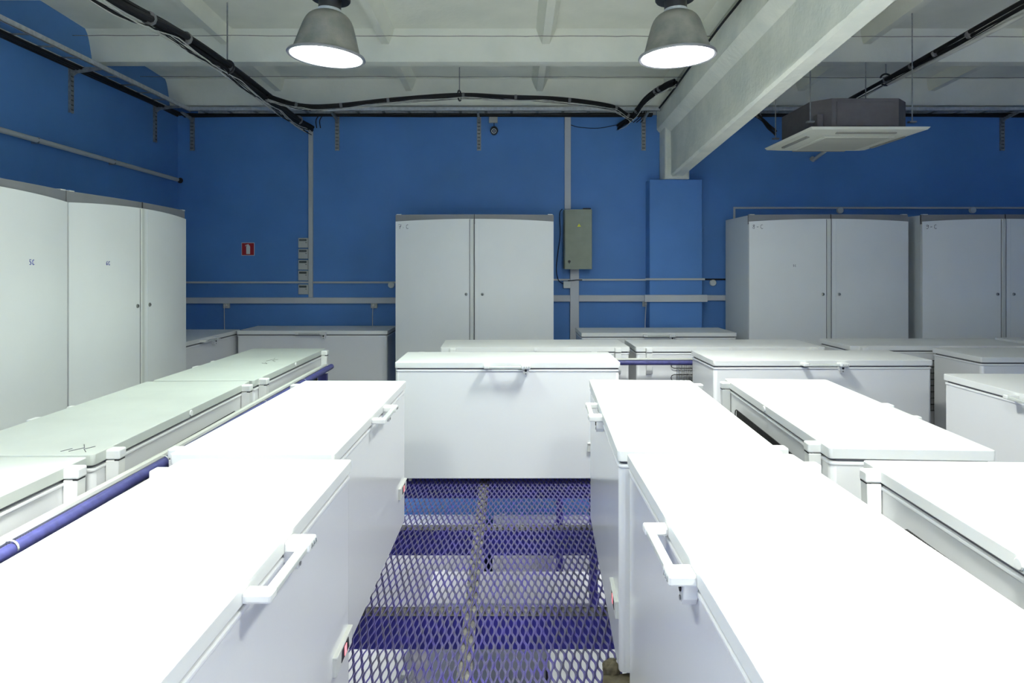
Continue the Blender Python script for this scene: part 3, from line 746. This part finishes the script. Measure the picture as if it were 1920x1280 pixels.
# fire extinguisher sign
sg = thing('safety_sign', 'small square red fire extinguisher sign on the back wall', 'sign', (wx(453), 8.2, wz(479)))
m = MB(); m.box(0, -.003, 0, .155, 0, .155); m.build('sign_plate', M['signwhite'], sg)
m = MB(); m.box(.006, -.0045, .006, .149, -.002, .149); m.build('red_field', M['red'], sg)
m = MB(); m.prism([(.058, .018), (.103, .018), (.104, .105), (.098, .120), (.088, .128), (.088, .136), (.074, .136), (.074, .128), (.063, .120), (.057, .105)], 'y', -.006, -.004)
m.prism([(.076, .134), (.050, .128), (.046, .112), (.052, .112), (.056, .122), (.080, .127)], 'y', -.0065, -.0045); m.build('extinguisher_symbol', M['signwhite'], sg)
# electrical cabinet
eb = thing('electrical_box', 'olive-grey electrical cabinet with a yellow warning triangle, right of the centre cabinet', 'electrical cabinet', (.612, 8.2, wz(499)))
m = MB(); m.box(.0, -.17, -.03, .320, 0, .665); m.build('housing', M['panelbox'], eb, bevel=.004)
m = MB(); m.box(.006, -.200, -.035, .322, -.172, .665); dr = m.build('door', M['panelbox'], eb, bevel=.004)
m = MB(); m.prism([(.150, .462), (.192, .462), (.171, .498)], 'y', -.2025, -.1995); wt = m.build('warning_triangle', M['yellow'], dr)
m = MB(); m.tube([(.173, -.203, .490), (.168, -.203, .479), (.174, -.203, .478), (.170, -.203, .467)], .0015, 4); m.build('lightning_bolt', M['ink'], wt)
m = MB(); m.cyl((.056, -.198, .055), (.056, -.208, .055), .016, 16); m.box(.052, -.212, .030, .060, -.206, .060); m.build('lock', M['darkslot'], dr)
m = MB(); m.box(.23, -.09, .665, .322, -.02, .688); m.build('cable_gland', M['blacksteel'], eb)
m = MB(); m.tube(spline([(wx(1054), 8.17, wz(392)), (wx(1049), 8.17, wz(402)), (wx(1050), 8.17, wz(440)), (wx(1045), 8.17, wz(480)), (wx(1043), 8.17, wz(505)), (wx(1047), 8.17, wz(525)), (wx(1056), 8.17, wz(532))], 6), .0045, 6)
tag(m.build('wire', M['cable'], smooth=True), 'thin dark wire looping down left of the electrical cabinet', 'wire')
m = MB(); m.box(wx(1056), 8.15, wz(540), wx(1069), 8.2, wz(527)); tag(m.build('switch_box', M['signwhite'], bevel=.004), 'small pale square box beside the wide vertical duct', 'switch box')
m = MB(); m.tube(spline([(wx(1064), 8.145, wz(526)), (wx(1072), 8.14, wz(525.5)), (wx(1081), 8.14, wz(524.5)), (wx(1091), 8.16, wz(524.5))], 5), .005, 6)
tag(m.build('wire', M['cable'], smooth=True), 'short black wire crossing in front of the wide vertical duct', 'wire')
# sockets with plugs and cords
so = None
for (px, py, y, lab) in ((426, 572, 8.2, 'socket with a plugged-in cord under the duct at left'), (702, 572, 8.2, 'socket with a plugged-in cord just left of the centre cabinet'), (1210, 569, 8.19, 'socket with a plugged-in cord beside the pilaster')):
    if so is None:
        so = thing('wall_socket', '', 'socket'); t = so
        m = MB(); m.box(-.038, -.035, -.035, .038, 0, .035); m.build('faceplate', M['device'], t, bevel=.006)
        m = MB(); m.cyl((0, -.03, .002), (0, -.062, .002), .017, 16); pl = m.build('plug', M['panelgrey'], t, smooth=True)
        m = MB(); m.tube(spline([(0, -.06, .0), (-.005, -.07, -.03), (-.010, -.06, -.12), (-.012, -.05, -.26), (-.010, -.04, -.5)], 6), .0045, 6); m.build('cord', M['panelgrey'], pl, smooth=True)
    else: t = copy_tree(so)
    t.location = (wx(px)*y/8.2, y-.0, wz(py)); tag(t, lab, 'socket', 'wall sockets under the duct')
# camera and its box
m = MB(); m.box(wx(917), 8.15, wz(231), wx(933), 8.2, wz(216)); tag(m.build('junction_box', M['device'], bevel=.005), 'small square pale box directly above the security camera', 'junction box')
cm = thing('security_camera', 'small round black security camera under the cable tray', 'security camera', (wx(926.5), 8.2, wz(246)))
m = MB(); m.lathe([(.048, 0), (.046, .03), (.034, .05), (0, .055)], n=24); m.v = [(v[0], -v[2], v[1]+.01) for v in m.v]; m.build('camera_base', M['blacksteel'], cm, smooth=True)
m = MB(); m.lathe([(.040, .0), (.040, .07), (.034, .076), (0, .076)], n=24); m.v = [(v[0], -v[2]-.02, v[1]-.012) for v in m.v]; hd = m.build('camera_head', M['blacksteel'], cm, smooth=True)
m = MB(); m.lathe([(.022, .077), (.027, .080), (.031, .077)], n=24); m.v = [(v[0], -v[2]-.021, v[1]-.016) for v in m.v]; m.build('lens_ring', M['signwhite'], hd, smooth=True)
m = MB(); m.lathe([(.0, .0775), (.012, .0775)], n=24); m.v = [(v[0], -v[2]-.021, v[1]-.016) for v in m.v]; m.build('lens', M['shaderim'], hd)
m = MB(); m.tube([(wx(926.5), 8.18, wz(231)), (wx(926), 8.18, wz(240))], .004, 6); tag(m.build('wire', M['cable']), 'short wire between the pale box and the security camera', 'wire')
m = MB(); m.tube(spline([(wx(1068), 8.18, wz(234)), (wx(1085), 8.18, wz(239)), (wx(1120), 8.18, wz(241)), (wx(1150), 8.18, wz(236)), (wx(1163), 8.18, wz(233))], 6), .004, 6)
tag(m.build('wire', M['cable'], smooth=True), 'thin black wire sagging between the upper duct and the bundle end', 'wire')
for (a, b, lab) in ((594, 597, 'left of two short black cable tails near the left bundle end'), (601, 604, 'right of two short black cable tails near the left bundle end')):
    m = MB(); m.tube(spline([(wx(a+8), 8.17, wz(214)), (wx(a), 8.17, wz(226)), (wx(b-2), 8.17, wz(241))], 6), .0055, 6); tag(m.build('cable_tail', M['cable'], smooth=True), lab, 'cable')
for (a, b, lab) in ((1186, 1203, 'left of three short black cable tails near the beam'), (1192, 1208, 'middle of three short black cable tails near the beam'), (1200, 1211, 'right of three short black cable tails near the beam')):
    m = MB(); m.tube(spline([(wx(b), 8.15, wz(208)), (wx((a+b)/2+2), 8.15, wz(222)), (wx(a), 8.16, wz(231))], 6), .005, 6); tag(m.build('cable_tail', M['cable'], smooth=True), lab, 'cable')
m = MB(); m.tube(spline([(1.70, 4.0, cz(4.0)-.02), (1.69, 5.0, cz(5)-.05), (1.70, 5.6, cz(5.6)-.03), (1.69, 6.5, cz(6.5)-.06), (1.71, 7.2, cz(7.2)-.05), (1.71, 8.0, cz(8)-.05)], 10), .010, 7)
tag(m.build('cable', M['cable'], smooth=True), 'dark cable running along the upper left edge of the concrete beam', 'cable')

# ------------------------------------------------------------------ crumpled rag and block at the aisle edge
def lump(name, c, r, sc, seed, mt, label, cat):
    bm = bmesh.new(); bmesh.ops.create_icosphere(bm, subdivisions=4, radius=r)
    rr = random.Random(seed); ks = [(Vector((rr.uniform(-1,1), rr.uniform(-1,1), rr.uniform(-1,1))).normalized(), rr.uniform(3, 9), rr.uniform(0, 6)) for _ in range(9)]
    for v in bm.verts:
        n = v.co.normalized(); d = sum(math.sin(n.dot(a)*f+p) for a, f, p in ks)/9
        v.co = n*r*(1+.55*d); v.co = Vector((v.co.x*sc[0], v.co.y*sc[1], v.co.z*sc[2]))
        v.co.z = max(v.co.z, -r*sc[2]*.8)
    me = bpy.data.meshes.new(name); bm.to_mesh(me); bm.free(); me.materials.append(mt)
    o = bpy.data.objects.new(name, me); COL.objects.link(o); o.location = c; tag(o, label, cat); return o
lump('rag', (.385, 2.66, .042), .045, (.75, .6, .8), 5, M['rag'], 'crumpled brown rag at the foot of the near right freezer', 'rag')
m = MB(); m.prism([(.33, 2.50), (.47, 2.50), (.48, 2.66), (.35, 2.64)], 'z', .013, .030)
tag(m.build('wood_board', M['rag'], bevel=.004), 'small brown board lying on the grating under the near right freezer', 'board')
